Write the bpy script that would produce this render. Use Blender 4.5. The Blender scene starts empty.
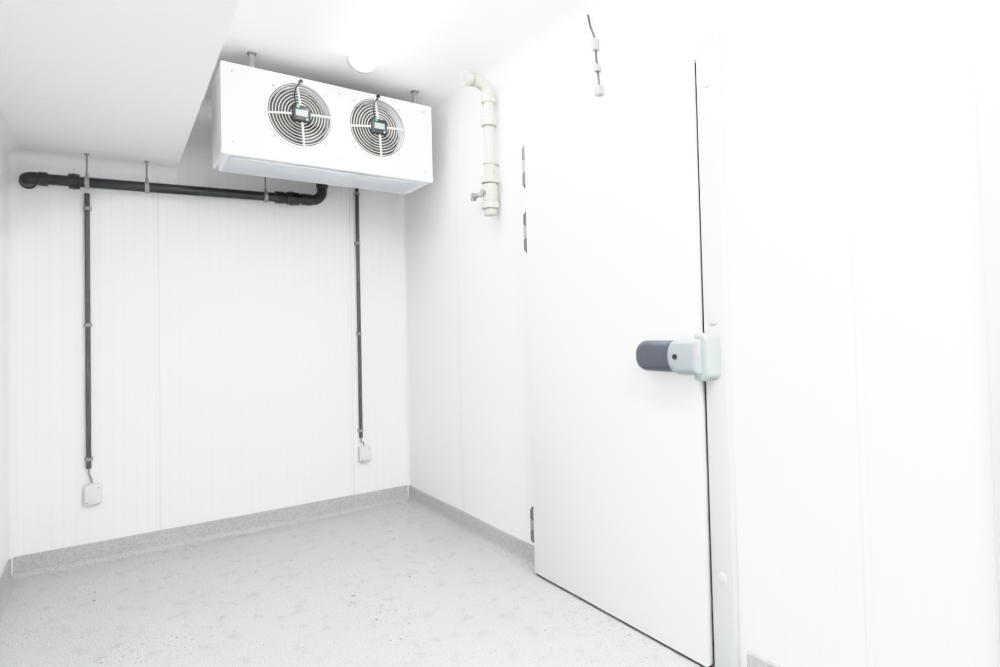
import bpy, bmesh, math, random
from mathutils import Vector, Matrix
random.seed(4)
sc=bpy.context.scene
COL=bpy.context.collection
vs_=sc.view_settings
vs_.view_transform='Standard'
vs_.look='None'
vs_.exposure=0.0
# camera-like highlight shoulder (tone curve)
vs_.use_curve_mapping=True
cm=vs_.curve_mapping
WL=2.6
cm.white_level=(WL,WL,WL)
cm.extend='HORIZONTAL'
cu=cm.curves[3]
pts=[(0,0),(.15/WL,.15),(.35/WL,.35),(.6/WL,.60),(.85/WL,.80),(1.1/WL,.90),(1.5/WL,.965),(1.0,1.0)]
while len(cu.points)>2: cu.points.remove(cu.points[1])
cu.points[0].location=pts[0];cu.points[-1].location=pts[-1]
for q in pts[1:-1]: cu.points.new(*q)
cm.update()

# ------------------------------------------------------------ materials
def mat(name,col,rough=.5,metal=0,noise=0,nscale=40,spec=.5,bump=0,emis=None,estr=0):
    m=bpy.data.materials.new(name);m.use_nodes=True
    nt=m.node_tree;b=nt.nodes['Principled BSDF']
    b.inputs['Base Color'].default_value=(*col,1);b.inputs['Roughness'].default_value=rough
    b.inputs['Metallic'].default_value=metal;b.inputs['Specular IOR Level'].default_value=spec
    tc=nt.nodes.new('ShaderNodeTexCoord');n=nt.nodes.new('ShaderNodeTexNoise');n.inputs['Scale'].default_value=nscale
    n.inputs['Detail'].default_value=4
    nt.links.new(tc.outputs['Object'],n.inputs['Vector'])
    r=nt.nodes.new('ShaderNodeValToRGB')
    k=1-noise
    r.color_ramp.elements[0].position=.35;r.color_ramp.elements[1].position=.65
    r.color_ramp.elements[0].color=(col[0]*k,col[1]*k,col[2]*k,1);r.color_ramp.elements[1].color=(*col,1)
    nt.links.new(n.outputs['Fac'],r.inputs['Fac']);nt.links.new(r.outputs['Color'],b.inputs['Base Color'])
    if bump:
        bp=nt.nodes.new('ShaderNodeBump');bp.inputs['Strength'].default_value=bump;bp.inputs['Distance'].default_value=.002
        nt.links.new(n.outputs['Fac'],bp.inputs['Height']);nt.links.new(bp.outputs[0],b.inputs['Normal'])
    if emis:
        b.inputs['Emission Color'].default_value=(*emis,1);b.inputs['Emission Strength'].default_value=estr
    return m

def panel_mat(name,col,axis,pitch=.055,joint=1.15,off=0.41,rough=.38,ribs=.05,jstr=.45):
    """white sandwich panel: fine pressed ribs + panel joints, running perpendicular to <axis>"""
    m=bpy.data.materials.new(name);m.use_nodes=True;nt=m.node_tree;N=nt.nodes;L=nt.links
    b=N['Principled BSDF'];b.inputs['Roughness'].default_value=rough;b.inputs['Specular IOR Level'].default_value=.35
    tc=N.new('ShaderNodeTexCoord');sp=N.new('ShaderNodeSeparateXYZ');L.new(tc.outputs['Object'],sp.inputs[0])
    src=sp.outputs['XYZ'.index(axis)]
    def M(op,a,bv=None,c=None):
        n=N.new('ShaderNodeMath');n.operation=op
        for i,v in enumerate((a,bv,c)):
            if v is None: continue
            if hasattr(v,'links'): L.new(v,n.inputs[i])
            else: n.inputs[i].default_value=v
        return n.outputs[0]
    def groove(period,offset,width):
        s=M('ADD',src,100*period+offset); s=M('DIVIDE',s,period); s=M('FRACT',s)
        s=M('SUBTRACT',s,.5); s=M('ABSOLUTE',s); s=M('MULTIPLY',s,period)
        s=M('DIVIDE',s,width); s=M('SUBTRACT',1.0,s); s=M('MAXIMUM',s,0.0); return s
    rib=groove(pitch,0,.006)
    jn=groove(joint,off,.004)
    j2=groove(joint,off+.022,.004)
    h=M('ADD',M('MULTIPLY',rib,.3),M('ADD',jn,M('MULTIPLY',j2,.7)))
    bp=N.new('ShaderNodeBump');bp.invert=True;bp.inputs['Strength'].default_value=.2;bp.inputs['Distance'].default_value=.0012
    L.new(h,bp.inputs['Height']);L.new(bp.outputs[0],b.inputs['Normal'])
    mx=N.new('ShaderNodeMix');mx.data_type='RGBA'
    mx.inputs[6].default_value=(*col,1);mx.inputs[7].default_value=(col[0]*.72,col[1]*.72,col[2]*.73,1)
    hc=M('MINIMUM',M('ADD',M('MULTIPLY',rib,ribs),M('ADD',M('MULTIPLY',jn,jstr),M('MULTIPLY',j2,jstr*.5))),1.0)
    L.new(hc,mx.inputs[0]);L.new(mx.outputs[2],b.inputs['Base Color'])
    return m

WH=(.93,.934,.942)
m_wx=panel_mat('wall_panel_back',WH,'X',joint=1.15,off=.985,ribs=.13,jstr=.8)
m_wy=panel_mat('wall_panel_side',WH,'Y',joint=1.15,off=.2,ribs=.13,jstr=.8)
m_ceil=panel_mat('ceiling_panel',(.935,.938,.945),'Y',joint=1.15,off=.3,pitch=.055,ribs=.03)
m_cove=mat('cove_plastic',(.90,.90,.90),.35,noise=.01)
m_door=mat('door_steel_white',(.93,.93,.93),.32,noise=.01,nscale=5)
m_frame=mat('frame_plastic',(.66,.68,.67),.35,noise=.01)
m_trim=mat('corner_flashing',(.62,.635,.64),.35,noise=.01)
m_gask=mat('gasket_rubber',(.06,.075,.07),.6,noise=.2)
m_evap=mat('evaporator_white',(.89,.90,.915),.3,noise=.01,nscale=6)
m_evapb=mat('evaporator_tray',(.74,.77,.81),.35,noise=.02,nscale=6)
m_wire=mat('grille_wire',(.62,.62,.60),.35,noise=.02)
m_dark=mat('fan_dark',(.035,.035,.032),.5,noise=.2)
m_blade=mat('fan_blade',(.07,.07,.06),.4,noise=.2)
m_motor=mat('motor_black',(.018,.020,.022),.4,noise=.2)
m_lab=mat('motor_label',(.32,.38,.38),.4,noise=.2,nscale=200)
m_green=mat('label_green',(.08,.35,.2),.4,noise=.1)
m_blackp=mat('black_pe_pipe',(.016,.014,.016),.32,noise=.25,nscale=15)
m_grey=mat('conduit_grey',(.085,.085,.09),.4,noise=.15)
m_clip=mat('clip_lightgrey',(.34,.34,.35),.45,noise=.05)
m_rod=mat('zinc_rod',(.34,.34,.35),.35,metal=.7,noise=.1)
m_pvc=mat('pvc_cream',(.47,.48,.41),.35,noise=.05,nscale=20)
m_box=mat('box_white',(.76,.76,.75),.4,noise=.02)
m_chrome=mat('hinge_zinc',(.17,.18,.20),.35,metal=.5,noise=.1)
m_hd=mat('handle_dark',(.078,.089,.112),.35,noise=.05,nscale=300)
m_hl=mat('handle_light',(.34,.37,.39),.3,noise=.02)
m_hb=mat('handle_bracket',(.36,.42,.405),.35,noise=.02)
m_lampb=mat('lamp_body',(.92,.92,.92),.4,noise=.01)
m_lampcap=mat('lamp_end_cap',(.50,.51,.51),.4,noise=.01)
m_lamp=mat('lamp_diffuser',(.9,.9,.9),.4,emis=(1,.997,.99),estr=24)
m_fill_lamp=mat('fill_lamp_diffuser',(.9,.9,.9),.4,emis=(1,.997,.99),estr=92)  # strong emitter for the added lamp behind the camera

def floor_mat(name,base,dirt=True):
    m=bpy.data.materials.new(name);m.use_nodes=True;nt=m.node_tree;N=nt.nodes;L=nt.links
    b=N['Principled BSDF'];b.inputs['Roughness'].default_value=.45;b.inputs['Specular IOR Level'].default_value=.3
    tc=N.new('ShaderNodeTexCoord')
    def noise(s,d=3):
        n=N.new('ShaderNodeTexNoise');n.inputs['Scale'].default_value=s;n.inputs['Detail'].default_value=d;L.new(tc.outputs['Object'],n.inputs['Vector']);return n.outputs['Fac']
    def ramp(f,p0,c0,p1,c1):
        r=N.new('ShaderNodeValToRGB');r.color_ramp.elements[0].position=p0;r.color_ramp.elements[1].position=p1
        r.color_ramp.elements[0].color=(*c0,1);r.color_ramp.elements[1].color=(*c1,1);L.new(f,r.inputs[0]);return r.outputs[0]
    def mul(a,bb,fac=1.0):
        x=N.new('ShaderNodeMix');x.data_type='RGBA';x.blend_type='MULTIPLY'
        if hasattr(fac,'links'): L.new(fac,x.inputs[0])
        else: x.inputs[0].default_value=fac
        L.new(a,x.inputs[6]);L.new(bb,x.inputs[7]);return x.outputs[2]
    c=ramp(noise(150,2),.38,[v*.78 for v in base],.60,base)
    c=mul(c,ramp(noise(1.6,4),.3,(.94,.94,.945),.7,(1,1,1)))
    if dirt:
        c=mul(c,ramp(noise(14,9),.28,(.85,.84,.83),.46,(1,1,1)))
        patch=ramp(noise(1.5,3),.48,(0,0,0),.60,(1,1,1))
        c=mul(c,ramp(noise(60,3),.33,(.40,.39,.36),.37,(1,1,1)),patch)
        c=mul(c,ramp(noise(26,2),.25,(.32,.30,.28),.275,(1,1,1)))
    L.new(c,b.inputs['Base Color'])
    return m
m_floor=floor_mat('vinyl_floor',(.615,.625,.63))
m_skirt=floor_mat('vinyl_skirting',(.54,.54,.53),False)

# ------------------------------------------------------------ mesh helpers
def mk(name,bm,m,parent=None,smooth=True):
    me=bpy.data.meshes.new(name)
    bmesh.ops.recalc_face_normals(bm,faces=bm.faces)
    bm.to_mesh(me);bm.free()
    ms=m if isinstance(m,(list,tuple)) else [m]
    for x in ms: me.materials.append(x)
    o=bpy.data.objects.new(name,me);COL.objects.link(o)
    if parent: o.parent=parent
    if smooth:
        for p in me.polygons:p.use_smooth=True
        try: me.set_sharp_from_angle(angle=math.radians(32))
        except Exception: pass
    return o
def empty(name):
    o=bpy.data.objects.new(name,None);COL.objects.link(o);o.empty_display_size=.1;return o
def box(name,x0,x1,y0,y1,z0,z1,m,parent=None,bev=0,seg=2):
    bm=bmesh.new();bmesh.ops.create_cube(bm,size=1)
    for v in bm.verts:
        v.co=Vector(((x0+x1)/2+v.co.x*(x1-x0),(y0+y1)/2+v.co.y*(y1-y0),(z0+z1)/2+v.co.z*(z1-z0)))
    if bev: bmesh.ops.bevel(bm,geom=list(bm.edges),offset=bev,segments=seg,profile=.5,affect='EDGES')
    return mk(name,bm,m,parent)
def add_tube(bm,pts,r,seg=20,cap=True,radii=None):
    pts=[Vector(p) for p in pts];rings=[];prev=None
    for i,p in enumerate(pts):
        if i==0:t=pts[1]-p
        elif i==len(pts)-1:t=p-pts[i-1]
        else:t=(pts[i+1]-p).normalized()+(p-pts[i-1]).normalized()
        t.normalize()
        if prev is None:
            a=Vector((0,0,1)) if abs(t.z)<.9 else Vector((1,0,0));n=t.cross(a).normalized()
        else:
            n=(prev-t*prev.dot(t)).normalized()
        prev=n;b=t.cross(n);rr=radii[i] if radii else r
        rings.append([bm.verts.new(p+(n*math.cos(k*2*math.pi/seg)+b*math.sin(k*2*math.pi/seg))*rr) for k in range(seg)])
    for a,b in zip(rings,rings[1:]):
        for k in range(seg): bm.faces.new((a[k],a[(k+1)%seg],b[(k+1)%seg],b[k]))
    if cap: bm.faces.new(rings[0]);bm.faces.new(rings[-1][::-1])
def tube(name,pts,r,m,parent=None,seg=20,cap=True,radii=None):
    bm=bmesh.new();add_tube(bm,pts,r,seg,cap,radii);return mk(name,bm,m,parent)
def arc(c,u,v,r,a0,a1,n=10):
    c=Vector(c);u=Vector(u);v=Vector(v)
    return [c+u*math.cos(a0+(a1-a0)*i/n)*r+v*math.sin(a0+(a1-a0)*i/n)*r for i in range(n+1)]
def extrude(name,prof,axis,a,b,m,parent=None):
    bm=bmesh.new();R=[]
    for t in (a,b):
        ring=[]
        for p in prof:
            c=[p[0],p[1]];c.insert('xyz'.index(axis),t);ring.append(bm.verts.new(c))
        R.append(ring)
    n=len(prof)
    for k in range(n): bm.faces.new((R[0][k],R[0][(k+1)%n],R[1][(k+1)%n],R[1][k]))
    bm.faces.new(R[0]);bm.faces.new(R[1][::-1])
    return mk(name,bm,m,parent)

# ------------------------------------------------------------ room shell
W=2.231;H=2.67;YF=-4.9;SX=-1.462;SZ=2.221
T=.1
box('floor',-W-T,T,YF-T,T,-T,0,m_floor)
box('ceiling',-W-T,T,YF-T,T,H,H+T,m_ceil)
box('wall_back',-W-T,T,0,T,0,H,m_wx)
box('wall_right',0,T,YF,0,0,H,m_wy)
box('wall_left',-W-T,-W,YF,0,0,H,m_wy)
box('wall_front',-W-T,T,YF-T,YF,0,H,m_wx)
box('ceiling_soffit',-W,SX,YF,0,SZ,H,m_ceil,bev=0)

def coveprof(cx,cz,sx,sz,r,n=6):
    P=[(cx,cz)]
    for i in range(n+1):
        a=math.pi/2*i/n
        P.append((cx+sx*r*(1-math.sin(a)) , cz+sz*r*(1-math.cos(a))))
    return P
r=.055
extrude('trim_1',coveprof(0,H,-1,-1,r),'x',SX,0,m_cove)
extrude('trim_2',coveprof(0,H,-1,-1,r),'y',YF,0,m_cove)
extrude('trim_3',coveprof(0,0,-1,-1,.04),'z',0,H,m_cove)
extrude('trim_4',coveprof(-W,0,1,-1,.04),'z',0,SZ,m_cove)
extrude('trim_5',coveprof(0,SZ,-1,-1,r),'x',-W,SX,m_cove)
extrude('trim_6',coveprof(-W,SZ,1,-1,r),'y',YF,0,m_cove)

b=.112
def sk(sx,x0=0):
    pts=[(0,b),(.006,b),(.009,b-.004),(.010,.035)]
    for i in range(1,6):
        a=math.pi/2*i/5; pts.append((.010+.022*(1-math.cos(a)),.035-.033*math.sin(a)))
    pts+=[(.034,0),(0,0)]
    return [(x0+sx*p[0],p[1]) for p in pts]
extrude('baseboard_back',sk(-1,0),'x',-W,0,m_skirt)
extrude('baseboard_right',sk(-1,0),'y',-1.545,0,m_skirt)
extrude('baseboard_left',sk(1,-W),'y',YF,0,m_skirt)
extrude('baseboard_front',sk(-1,0),'y',YF,-2.70,m_skirt)

box('trim_7',-.03,0,-4.2,-3.385,0,H,m_trim,bev=.004)

# ------------------------------------------------------------ door
D0,D1,DZ0,DZ1,DX=-1.572,-2.571,.008,2.187,-.052
door=empty('door_1')
box('slab',DX,-.0145,D1,D0,DZ0+.004,DZ1,m_door,door,bev=.003)
box('gasket',-.0145,-.0015,D1+.001,D0-.004,DZ0-.002,DZ1-.006,m_gask,door)
box('bottom_sweep',DX+.010,-.014,D1+.003,D0-.003,.001,DZ0+.005,m_gask,door)
fr=empty('door_frame')
box('jamb_latch',-.03,-.0005,-2.672,D1-.014,0.0,2.25,m_frame,fr,bev=.005)
box('jamb_hinge',-.010,-.0005,D0+.006,D0+.03,0.0,2.21,m_door,fr,bev=.003)
box('head',-.010,-.0005,D1-.012,D0+.006,DZ1+.004,2.21,m_door,fr,bev=.003)
for z in (.34,1.24,2.08):
    tube('screw_cap',[(-.029,-2.630,z),(-.036,-2.630,z),(-.038,-2.630,z)],.02,m_frame,fr,radii=[.018,.017,.011])
for z0,z1 in ((1.95,2.15),(1.62,1.81),(.16,.32)):
    hg=empty('door_hinge')
    y=D0+.022
    box('leaf',-.020,-.0145,D0+.002,D0+.045,z0,z1,m_chrome,hg,bev=.002)
    n=3;h=(z1-z0)/n
    for i in range(n):
        tube('knuckle_%d'%i,[(-.038,y,z0+h*i+.003),(-.038,y,z0+h*(i+1)-.003)],.014,m_clip if i%2 else m_chrome,hg)
    tube('pin',[(-.038,y,z0-.008),(-.038,y,z1+.008)],.006,m_gask,hg)

# ------------------------------------------------------------ latch handle
def capsule(name,y0,y1,zc,hh,x0,x1,m,parent,rl,rr,nseg=14,bev=.016,curve=0):
    bm=bmesh.new();out=[]
    def corner(cy,cz,r,a0,a1):
        for i in range(nseg+1):
            a=a0+(a1-a0)*i/nseg; out.append((cy+r*math.cos(a),cz+r*math.sin(a)))
    corner(y0-rl,zc+hh-rl,rl,0,math.pi/2)
    corner(y1+rr,zc+hh-rr,rr,math.pi/2,math.pi)
    corner(y1+rr,zc-hh+rr,rr,math.pi,1.5*math.pi)
    corner(y0-rl,zc-hh+rl,rl,1.5*math.pi,2*math.pi)
    cy=(y0+y1)/2
    layers=[(x0,0)]
    K=7
    for i in range(K+1):
        a=math.pi/2*i/K; layers.append((x1+(1-math.sin(a))*bev*1.0, (1-math.cos(a))*bev))
    rings=[]
    for x,ins in layers:
        ring=[]
        for (y,z) in out:
            sy=1-ins/(abs(y0-y1)/2); sz=1-ins/hh
            yy=cy+(y-cy)*sy
            ring.append(bm.verts.new((x,yy,zc+(z-zc)*sz)))
        rings.append(ring)
    n=len(out)
    for a,b_ in zip(rings,rings[1:]):
        for k in range(n):
            bm.faces.new((a[k],a[(k+1)%n],b_[(k+1)%n],b_[k]))
    bm.faces.new(rings[0]);bm.faces.new(rings[-1][::-1])
    return mk(name,bm,m,parent)
hd=empty('door_latch_handle')
ZC=1.11
capsule('base_plate',-2.42,-2.565,ZC,.045,DX-.0005,-.068,m_hl,hd,.040,.01,bev=.006)
capsule('grip',-2.325,-2.56,ZC,.058,-.070,-.118,m_hd,hd,.052,.02,bev=.026)
capsule('body',-2.486,-2.628,ZC,.064,-.062,-.128,m_hl,hd,.054,.012,bev=.026)
tube('lock_ring',[(-.127,-2.535,ZC),(-.131,-2.535,ZC)],.014,m_hl,hd)
tube('keyhole',[(-.1312,-2.535,ZC),(-.1325,-2.535,ZC)],.010,m_motor,hd)
capsule('strike_bracket',-2.590,-2.652,ZC,.083,-.0305,-.104,m_hb,hd,.006,.028,bev=.014)

# ------------------------------------------------------------ evaporator
ev=empty('evaporator_unit')
EX0,EX1,EY0,EY1,EZ0,EZ1=-1.335,-.18,-.81,-.49,2.125,2.580
FANS=[(-.957,2.378),(-.526,2.388)]
RF=.170
bm=bmesh.new()
def ringv(cx,cz,r,n,y): return [bm.verts.new((cx+r*math.cos(2*math.pi*i/n),y,cz+r*math.sin(2*math.pi*i/n))) for i in range(n)]
NS=48
xm=(FANS[0][0]+FANS[1][0])/2
cells=[(EX0,xm,FANS[0]),(xm,EX1,FANS[1])]
for (xa,xb,(cx,cz)) in cells:
    inner=ringv(cx,cz,RF,NS,EY0);outer=[]
    for i in range(NS):
        a=2*math.pi*i/NS;dx,dz=math.cos(a),math.sin(a)
        ts=[]
        if dx>1e-6: ts.append((xb-cx)/dx)
        if dx<-1e-6: ts.append((xa-cx)/dx)
        if dz>1e-6: ts.append((EZ1-cz)/dz)
        if dz<-1e-6: ts.append((EZ0-cz)/dz)
        t=min(ts);outer.append(bm.verts.new((cx+dx*t,EY0,cz+dz*t)))
    for i in range(NS): bm.faces.new((inner[i],inner[(i+1)%NS],outer[(i+1)%NS],outer[i]))
    for (X,Z) in ((xa,EZ0),(xa,EZ1),(xb,EZ0),(xb,EZ1)):
        a=math.atan2(Z-cz,X-cx)%(2*math.pi);i=int(a/(2*math.pi)*NS)%NS
        c=bm.verts.new((X,EY0,Z));bm.faces.new((outer[i],outer[(i+1)%NS],c))
mk('front_panel',bm,m_evap,ev,smooth=False)
t=.012
box('top_panel',EX0,EX1,EY0+.0005,EY1,EZ1-t,EZ1,m_evap,ev)
box('side_left',EX0,EX0+t,EY0+.0005,EY1,EZ0,EZ1-t,m_evap,ev)
box('side_right',EX1-t,EX1,EY0+.0005,EY1,EZ0,EZ1-t,m_evap,ev)
box('coil_block',EX0+t,EX1-t,EY1-.10,EY1-.002,EZ0+.03,EZ1-t,m_dark,ev)
bm=bmesh.new()
vs=[(EX0-.002,EY0-.004,EZ0+.028),(EX1+.002,EY0-.004,EZ0+.028),(EX1+.002,EY1,EZ0+.028),(EX0-.002,EY1,EZ0+.028),
    (EX0-.002,EY0-.004,EZ0-.004),(EX1+.002,EY0-.004,EZ0-.004),(EX1-.03,EY1,EZ0-.012),(EX0+.03,EY1,EZ0-.012)]
V=[bm.verts.new(v) for v in vs]
for f in ((0,1,2,3),(4,5,6,7),(0,1,5,4),(1,2,6,5),(2,3,7,6),(3,0,4,7)): bm.faces.new([V[i] for i in f])
bmesh.ops.bevel(bm,geom=list(bm.edges),offset=.003,segments=2,affect='EDGES')
mk('drip_tray',bm,m_evap,ev)
box('tray_bottom_plate',EX0+.04,EX1-.06,EY0+.03,EY1-.03,EZ0-.014,EZ0-.006,m_evapb,ev,bev=.002)
for x in (EX0+.05,xm,EX1-.05):
    for z in (EZ0+.06,EZ1-.04):
        tube('rivet',[(x,EY0,z),(x,EY0-.003,z)],.006,m_clip,ev,seg=10)
for (cx,cz) in FANS:
    bm=bmesh.new();n=48
    prof=[(RF+.006,EY0-.001),(RF+.004,EY0-.010),(RF-.004,EY0-.012),(RF-.008,EY0-.006),(RF-.012,EY0+.07)]
    rr=[[bm.verts.new((cx+q*math.cos(2*math.pi*i/n),y,cz+q*math.sin(2*math.pi*i/n))) for i in range(n)] for q,y in prof]
    for a,c in zip(rr,rr[1:]):
        for i in range(n): bm.faces.new((a[i],a[(i+1)%n],c[(i+1)%n],c[i]))
    mk('fan_collar',bm,m_evap,ev)
    bm=bmesh.new()
    add_tube(bm,[(cx+(RF-.006)*math.cos(2*math.pi*j/48),EY0-.006,cz+(RF-.006)*math.sin(2*math.pi*j/48)) for j in range(49)],.006,8,False)
    mk('guard_seat',bm,m_blade,ev)
    tube('fan_recess',[(cx,EY0+.085,cz),(cx,EY0+.075,cz)],RF-.012,m_dark,ev,seg=40)
    bm=bmesh.new()
    for kx in range(5):
        a0=kx*2*math.pi/5;grid=[]
        for i in range(5):
            q=.045+(RF-.025-.045)*i/4;row=[]
            for j in range(5):
                a=a0+(j/4-.5)*(1.0+.1*i)+.12*i
                row.append(bm.verts.new((cx+q*math.cos(a),EY0+.045+(j/4-.5)*.035,cz+q*math.sin(a))))
            grid.append(row)
        for i in range(4):
            for j in range(4): bm.faces.new((grid[i][j],grid[i][j+1],grid[i+1][j+1],grid[i+1][j]))
    mk('fan_blades',bm,m_blade,ev)
    bm=bmesh.new();NR=8
    for i in range(NR):
        q=.052+(RF-.012-.052)*i/(NR-1)
        yy=EY0-.012-.012*(1-(q/RF)**2)
        add_tube(bm,[(cx+q*math.cos(2*math.pi*j/40),yy,cz+q*math.sin(2*math.pi*j/40)) for j in range(41)],.0021,6,False)
    for kx in range(4):
        a=math.pi/4*2*kx+.10
        for da in (-.02,.02) :
            add_tube(bm,[(cx+q*math.cos(a+da*.06/q),EY0-.010-.016*(1-(q/RF)**2),cz+q*math.sin(a+da*.06/q)) for q in (.03,.08,.13,RF+.006)],.0040,6)
    mk('fan_guard',bm,m_wire,ev)
    box('motor',cx-.050,cx+.050,EY0-.036,EY0+.04,cz-.045,cz+.045,m_motor,ev,bev=.014,seg=3)
    box('motor_label',cx-.030,cx+.030,EY0-.0375,EY0-.035,cz-.014,cz+.018,m_lab,ev)
    tube('motor_led',[(cx-.020,EY0-.036,cz+.034),(cx-.020,EY0-.040,cz+.034)],.008,m_green,ev,seg=12)
    tube('motor_screws',[(cx+.028,EY0-.036,cz-.028),(cx+.028,EY0-.039,cz-.028)],.006,m_lab,ev,seg=10)
    tube('motor_cable',[(cx-.02,EY0-.03,cz+.03),(cx-.035,EY0-.035,cz+.08),(cx-.028,EY0-.035,cz+.13),(cx-.006,EY0-.03,cz+.165),(cx+.004,EY0-.012,cz+.175),(cx+.004,EY0+.002,cz+.178)],.0042,m_motor,ev,seg=8)
    tube('cable_gland',[(cx+.004,EY0+.001,cz+.180),(cx+.004,EY0-.016,cz+.180)],.011,m_motor,ev,seg=12)
    for kx in range(4):
        a=math.pi/4+kx*math.pi/2
        q=RF+.018
        tube('guard_bolt',[(cx+q*math.cos(a),EY0,cz+q*math.sin(a)),(cx+q*math.cos(a),EY0-.005,cz+q*math.sin(a))],.007,m_clip,ev,seg=10)
for x in (EX0+.15,EX1-.09):
    for y in (EY0+.035,EY1-.05):
        box('hanger_foot',x-.02,x+.02,y-.012,y+.012,EZ1,EZ1+.006,m_rod,ev)
        box('hanger_web',x-.012,x+.012,y-.006,y+.006,EZ1+.003,H-.008,m_rod,ev)
        box('hanger_top',x-.02,x+.02,y-.018,y+.018,H-.008,H-.0005,m_rod,ev)

# ------------------------------------------------------------ black drain pipe
dp=empty('drain_pipe')
PY=-.10
A=Vector((-2.100,PY,2.060));B=Vector((-.70,PY,2.102));PR=.028
dirx=(B-A).normalized()
tube('run',[A,B],PR,m_blackp,dp,seg=24)
el=arc((A.x,PY+.05,A.z),(0,-1,0),(-1,0,0),.05,0,math.pi/2,8)
tube('elbow_wall',el+[Vector((A.x-.05,-.002,A.z))],.033,m_blackp,dp,seg=24)
tube('wall_rosette',[Vector((A.x-.05,-.014,A.z)),Vector((A.x-.05,-.002,A.z))],.038,m_blackp,dp,seg=24)
def sleeve(name,a,b_,r): tube(name,[a,a+(b_-a)*.08,b_-(b_-a)*.08,b_],r,m_blackp,dp,seg=24,radii=[r*.93,r,r,r*.93])
P=lambda x: A+dirx*((x-A.x)/dirx.x)
sleeve('coupling_1',P(-2.10),P(-2.06),.036)
sleeve('coupling_2',P(-1.975),P(-1.925),.040)
tube('union_nut',[P(-1.955),P(-1.945)],.044,m_blackp,dp,seg=12)
sleeve('coupling_3',P(-.93),P(-.87),.038)
sleeve('coupling_4',P(-.86),P(-.78),.041)
tube('union_nut_b',[P(-.835),P(-.82)],.046,m_blackp,dp,seg=12)
sleeve('coupling_5',P(-.77),P(-.70),.037)
tube('elbow_up',arc((B.x,PY,B.z+.07),(0,0,-1),(1,0,0),.07,0,math.pi/2,10)+[Vector((B.x+.07,PY,B.z+.10))],.033,m_blackp,dp,seg=24)
sleeve('coupling_6',Vector((B.x+.07,PY,B.z+.085)),Vector((B.x+.07,PY,B.z+.15)),.039)
tube('riser',[Vector((B.x+.07,PY,B.z+.12)),Vector((B.x+.07,PY,B.z+.22)),Vector((B.x+.07,PY-.03,B.z+.26)),Vector((B.x+.07,EY1+.0,B.z+.28))],PR,m_blackp,dp,seg=20)
for x,top in ((-1.895,SZ),(-1.62,SZ),(-.985,H)):
    c=P(x)
    tube('clamp',[c-dirx*.010,c+dirx*.010],.034,m_clip,dp,seg=24)
    tube('clamp_nut',[c+Vector((0,0,.033)),c+Vector((0,0,.052))],.008,m_clip,dp,seg=6)
    tube('hanger_rod',[c+Vector((0,0,.04)),Vector((c.x,c.y,top-.001))],.0045,m_rod,dp,seg=8)
    tube('rod_flange',[Vector((c.x,c.y,top-.005)),Vector((c.x,c.y,top-.0005))],.012,m_rod,dp,seg=16)

# ------------------------------------------------------------ conduits + boxes
def conduit(x,ztop,zbot,clips,bx0,bx1,bz0,bz1):
    c=empty('electrical_conduit')
    tube('tube',[(x,-.022,ztop),(x,-.022,zbot)],.0125,m_grey,c,seg=14)
    for z in clips:
        box('clip_base',x-.019,x+.019,-.018,-.0008,z-.010,z+.010,m_clip,c,bev=.002)
        tube('clip_ring',[(x,-.022,z-.009),(x,-.022,z+.009)],.0165,m_clip,c,seg=14)
    bxm=(bx0+bx1)/2
    tube('cable_tail',[(x,-.022,zbot+.01),(x+.001,-.022,zbot-.03),(bxm-.005,-.022,bz1+.025),(bxm-.005,-.022,bz1+.0085)],.0055,m_clip,c,seg=8)
    k=empty('junction_box')
    box('back_box',bx0,bx1,-.040,-.0008,bz0,bz1,m_box,k,bev=.005)
    box('cover',bx0+.005,bx1-.005,-.047,-.039,bz0+.006,bz1-.006,m_box,k,bev=.003)
    tube('gland',[(bxm-.005,-.022,bz1-.002),(bxm-.005,-.022,bz1+.008)],.010,m_box,k,seg=12)
    for dx,dz in ((-.5,-.5),(.5,.5)):
        px=bxm+dx*(bx1-bx0-.028);pz=(bz0+bz1)/2+dz*(bz1-bz0-.03)
        tube('screw',[(px,-.0465,pz),(px,-.0485,pz)],.004,m_clip,k,seg=10)
conduit(-1.897,2.022,.52,(1.94,1.30,.57),-1.920,-1.840,.325,.430)
conduit(-.363,2.60,.50,(2.2,1.85,1.22,.55),-.380,-.300,.335,.440)

# ------------------------------------------------------------ cream PVC pipe with valve
pv=empty('pvc_pipe')
X,Y=-.062,-1.262
tube('riser',[(X,Y,1.93),(X,Y,2.51)],.030,m_pvc,pv,seg=24)
tube('elbow',[Vector((X,Y,2.49))]+arc((X-.065,Y,2.515),(1,0,0),(0,0,1),.065,0,math.pi/2,10)+[Vector((X-.10,Y,2.58))],.035,m_pvc,pv,seg=24)
tube('stub',[(X-.06,Y,2.58),(X-.15,Y,2.58)],.030,m_pvc,pv,seg=24)
tube('stub_socket',[(X-.115,Y,2.58),(X-.120,Y,2.58),(X-.150,Y,2.58)],.039,m_pvc,pv,seg=24)
tube('stub_bore',[(X-.1505,Y,2.58),(X-.1515,Y,2.58)],.028,m_clip,pv,seg=24)
def col(n,z0,z1,r): tube(n,[(X,Y,z0),(X,Y,z0+.004),(X,Y,z1-.004),(X,Y,z1)],r,m_pvc,pv,seg=24,radii=[r*.92,r,r,r*.92])
col('socket_top',2.47,2.515,.040)
col('union_nut',2.34,2.385,.043);col('union_collar',2.385,2.41,.037)
col('valve_body',1.925,2.02,.042);col('valve_nut_top',2.025,2.065,.048);col('valve_nut_bottom',1.885,1.925,.048);col('outlet',1.85,1.89,.036)
tube('valve_stem',[(X,Y+.03,1.985),(X,Y+.10,1.985)],.016,m_pvc,pv,seg=16)
box('valve_lever',X-.014,X+.014,Y+.085,Y+.18,1.978,2.002,m_clip,pv,bev=.006)
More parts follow.
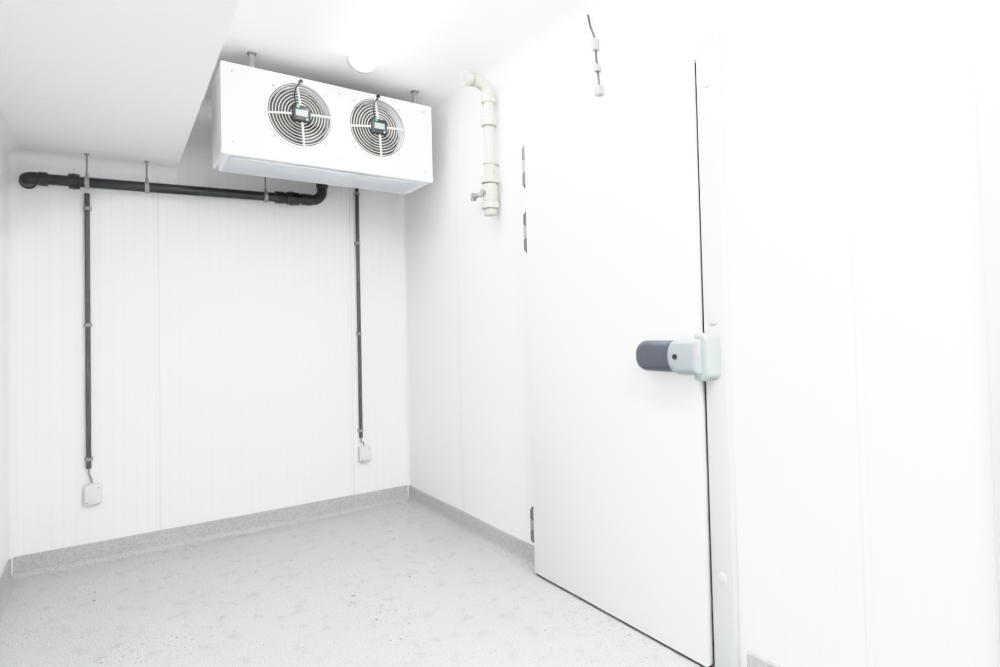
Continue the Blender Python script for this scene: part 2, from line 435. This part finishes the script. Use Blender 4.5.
box('valve_lever_tip',X-.016,X+.016,Y+.165,Y+.188,1.965,2.012,m_clip,pv,bev=.005)
tube('valve_port',[(X,Y,1.975),(X-.055,Y,1.975)],.018,m_clip,pv,seg=16)
for z in (2.14,):
    tube('clamp',[(X,Y,z-.008),(X,Y,z+.008)],.0345,m_pvc,pv,seg=24)
    tube('clamp_stud',[(X+.03,Y,z),(-.0008,Y,z)],.008,m_pvc,pv,seg=10)

# ------------------------------------------------------------ door heater cable above the door
hc=empty('door_heater_cable')
tube('cable',[(-.012,-2.015,2.62),(-.020,-2.035,2.56),(-.014,-2.055,2.50),(-.012,-2.06,2.40),(-.012,-2.075,2.262)],.0060,m_grey,hc,seg=8)
box('connector_top',-.030,-.0008,-2.072,-2.045,2.44,2.49,m_clip,hc,bev=.004)
box('connector_mid',-.026,-.0008,-2.078,-2.05,2.345,2.375,m_clip,hc,bev=.004)
box('junction',-.030,-.0008,-2.095,-2.055,2.235,2.275,m_clip,hc,bev=.004)

# ------------------------------------------------------------ ceiling light and added fill lamp
def lamp(y0,y1,x=-.69,w=.068,m=m_lamp):
    l=empty('ceiling_light')  # name shared by the visible fixture and the added fill lamp
    box('housing',x-w+.01,x+w-.01,y1+.01,y0-.01,H-.012,H-.001,m_lampb,l,bev=.003)
    def prof(g): return [(x-w-g,H-.004)]+[(x-(w+g)*math.cos(math.pi*i/12),H-.022-(.050+g)*math.sin(math.pi*i/12)) for i in range(13)]+[(x+w+g,H-.004)]
    extrude('diffuser',prof(0),'y',y1,y0,m,l)
    extrude('end_cap_1',prof(.004),'y',y0-.022,y0+.006,m_lampcap,l)
    extrude('end_cap_2',prof(.004),'y',y1-.006,y1+.022,m_lampcap,l)
lamp(-1.00,-2.50)
lamp(-3.30,-4.80,x=-.80,m=m_fill_lamp)  # invented lamp out of view, added to fill the room with light

w=bpy.data.worlds.new('world');sc.world=w;w.use_nodes=True
w.node_tree.nodes['Background'].inputs[0].default_value=(.9,.95,1,1);w.node_tree.nodes['Background'].inputs[1].default_value=.3

# ------------------------------------------------------------ camera
y,p,rl=[math.radians(k) for k in(33.98,1.329,-1.3)]
F=Vector((math.sin(y)*math.cos(p),math.cos(y)*math.cos(p),math.sin(p)))
R=Vector((math.cos(y),-math.sin(y),0));U=R.cross(F)
R2=R*math.cos(rl)+U*math.sin(rl);U2=U*math.cos(rl)-R*math.sin(rl)
cd=bpy.data.cameras.new('camera');co=bpy.data.objects.new('camera',cd);COL.objects.link(co)
M=Matrix((R2,U2,-F)).transposed().to_4x4();M.translation=Vector((-1.979*.9,-4.312*.9,1.35*.9));co.matrix_world=M
cd.sensor_width=36;cd.lens=573.806*.036;cd.shift_y=-.01558;cd.clip_start=.02
sc.camera=co
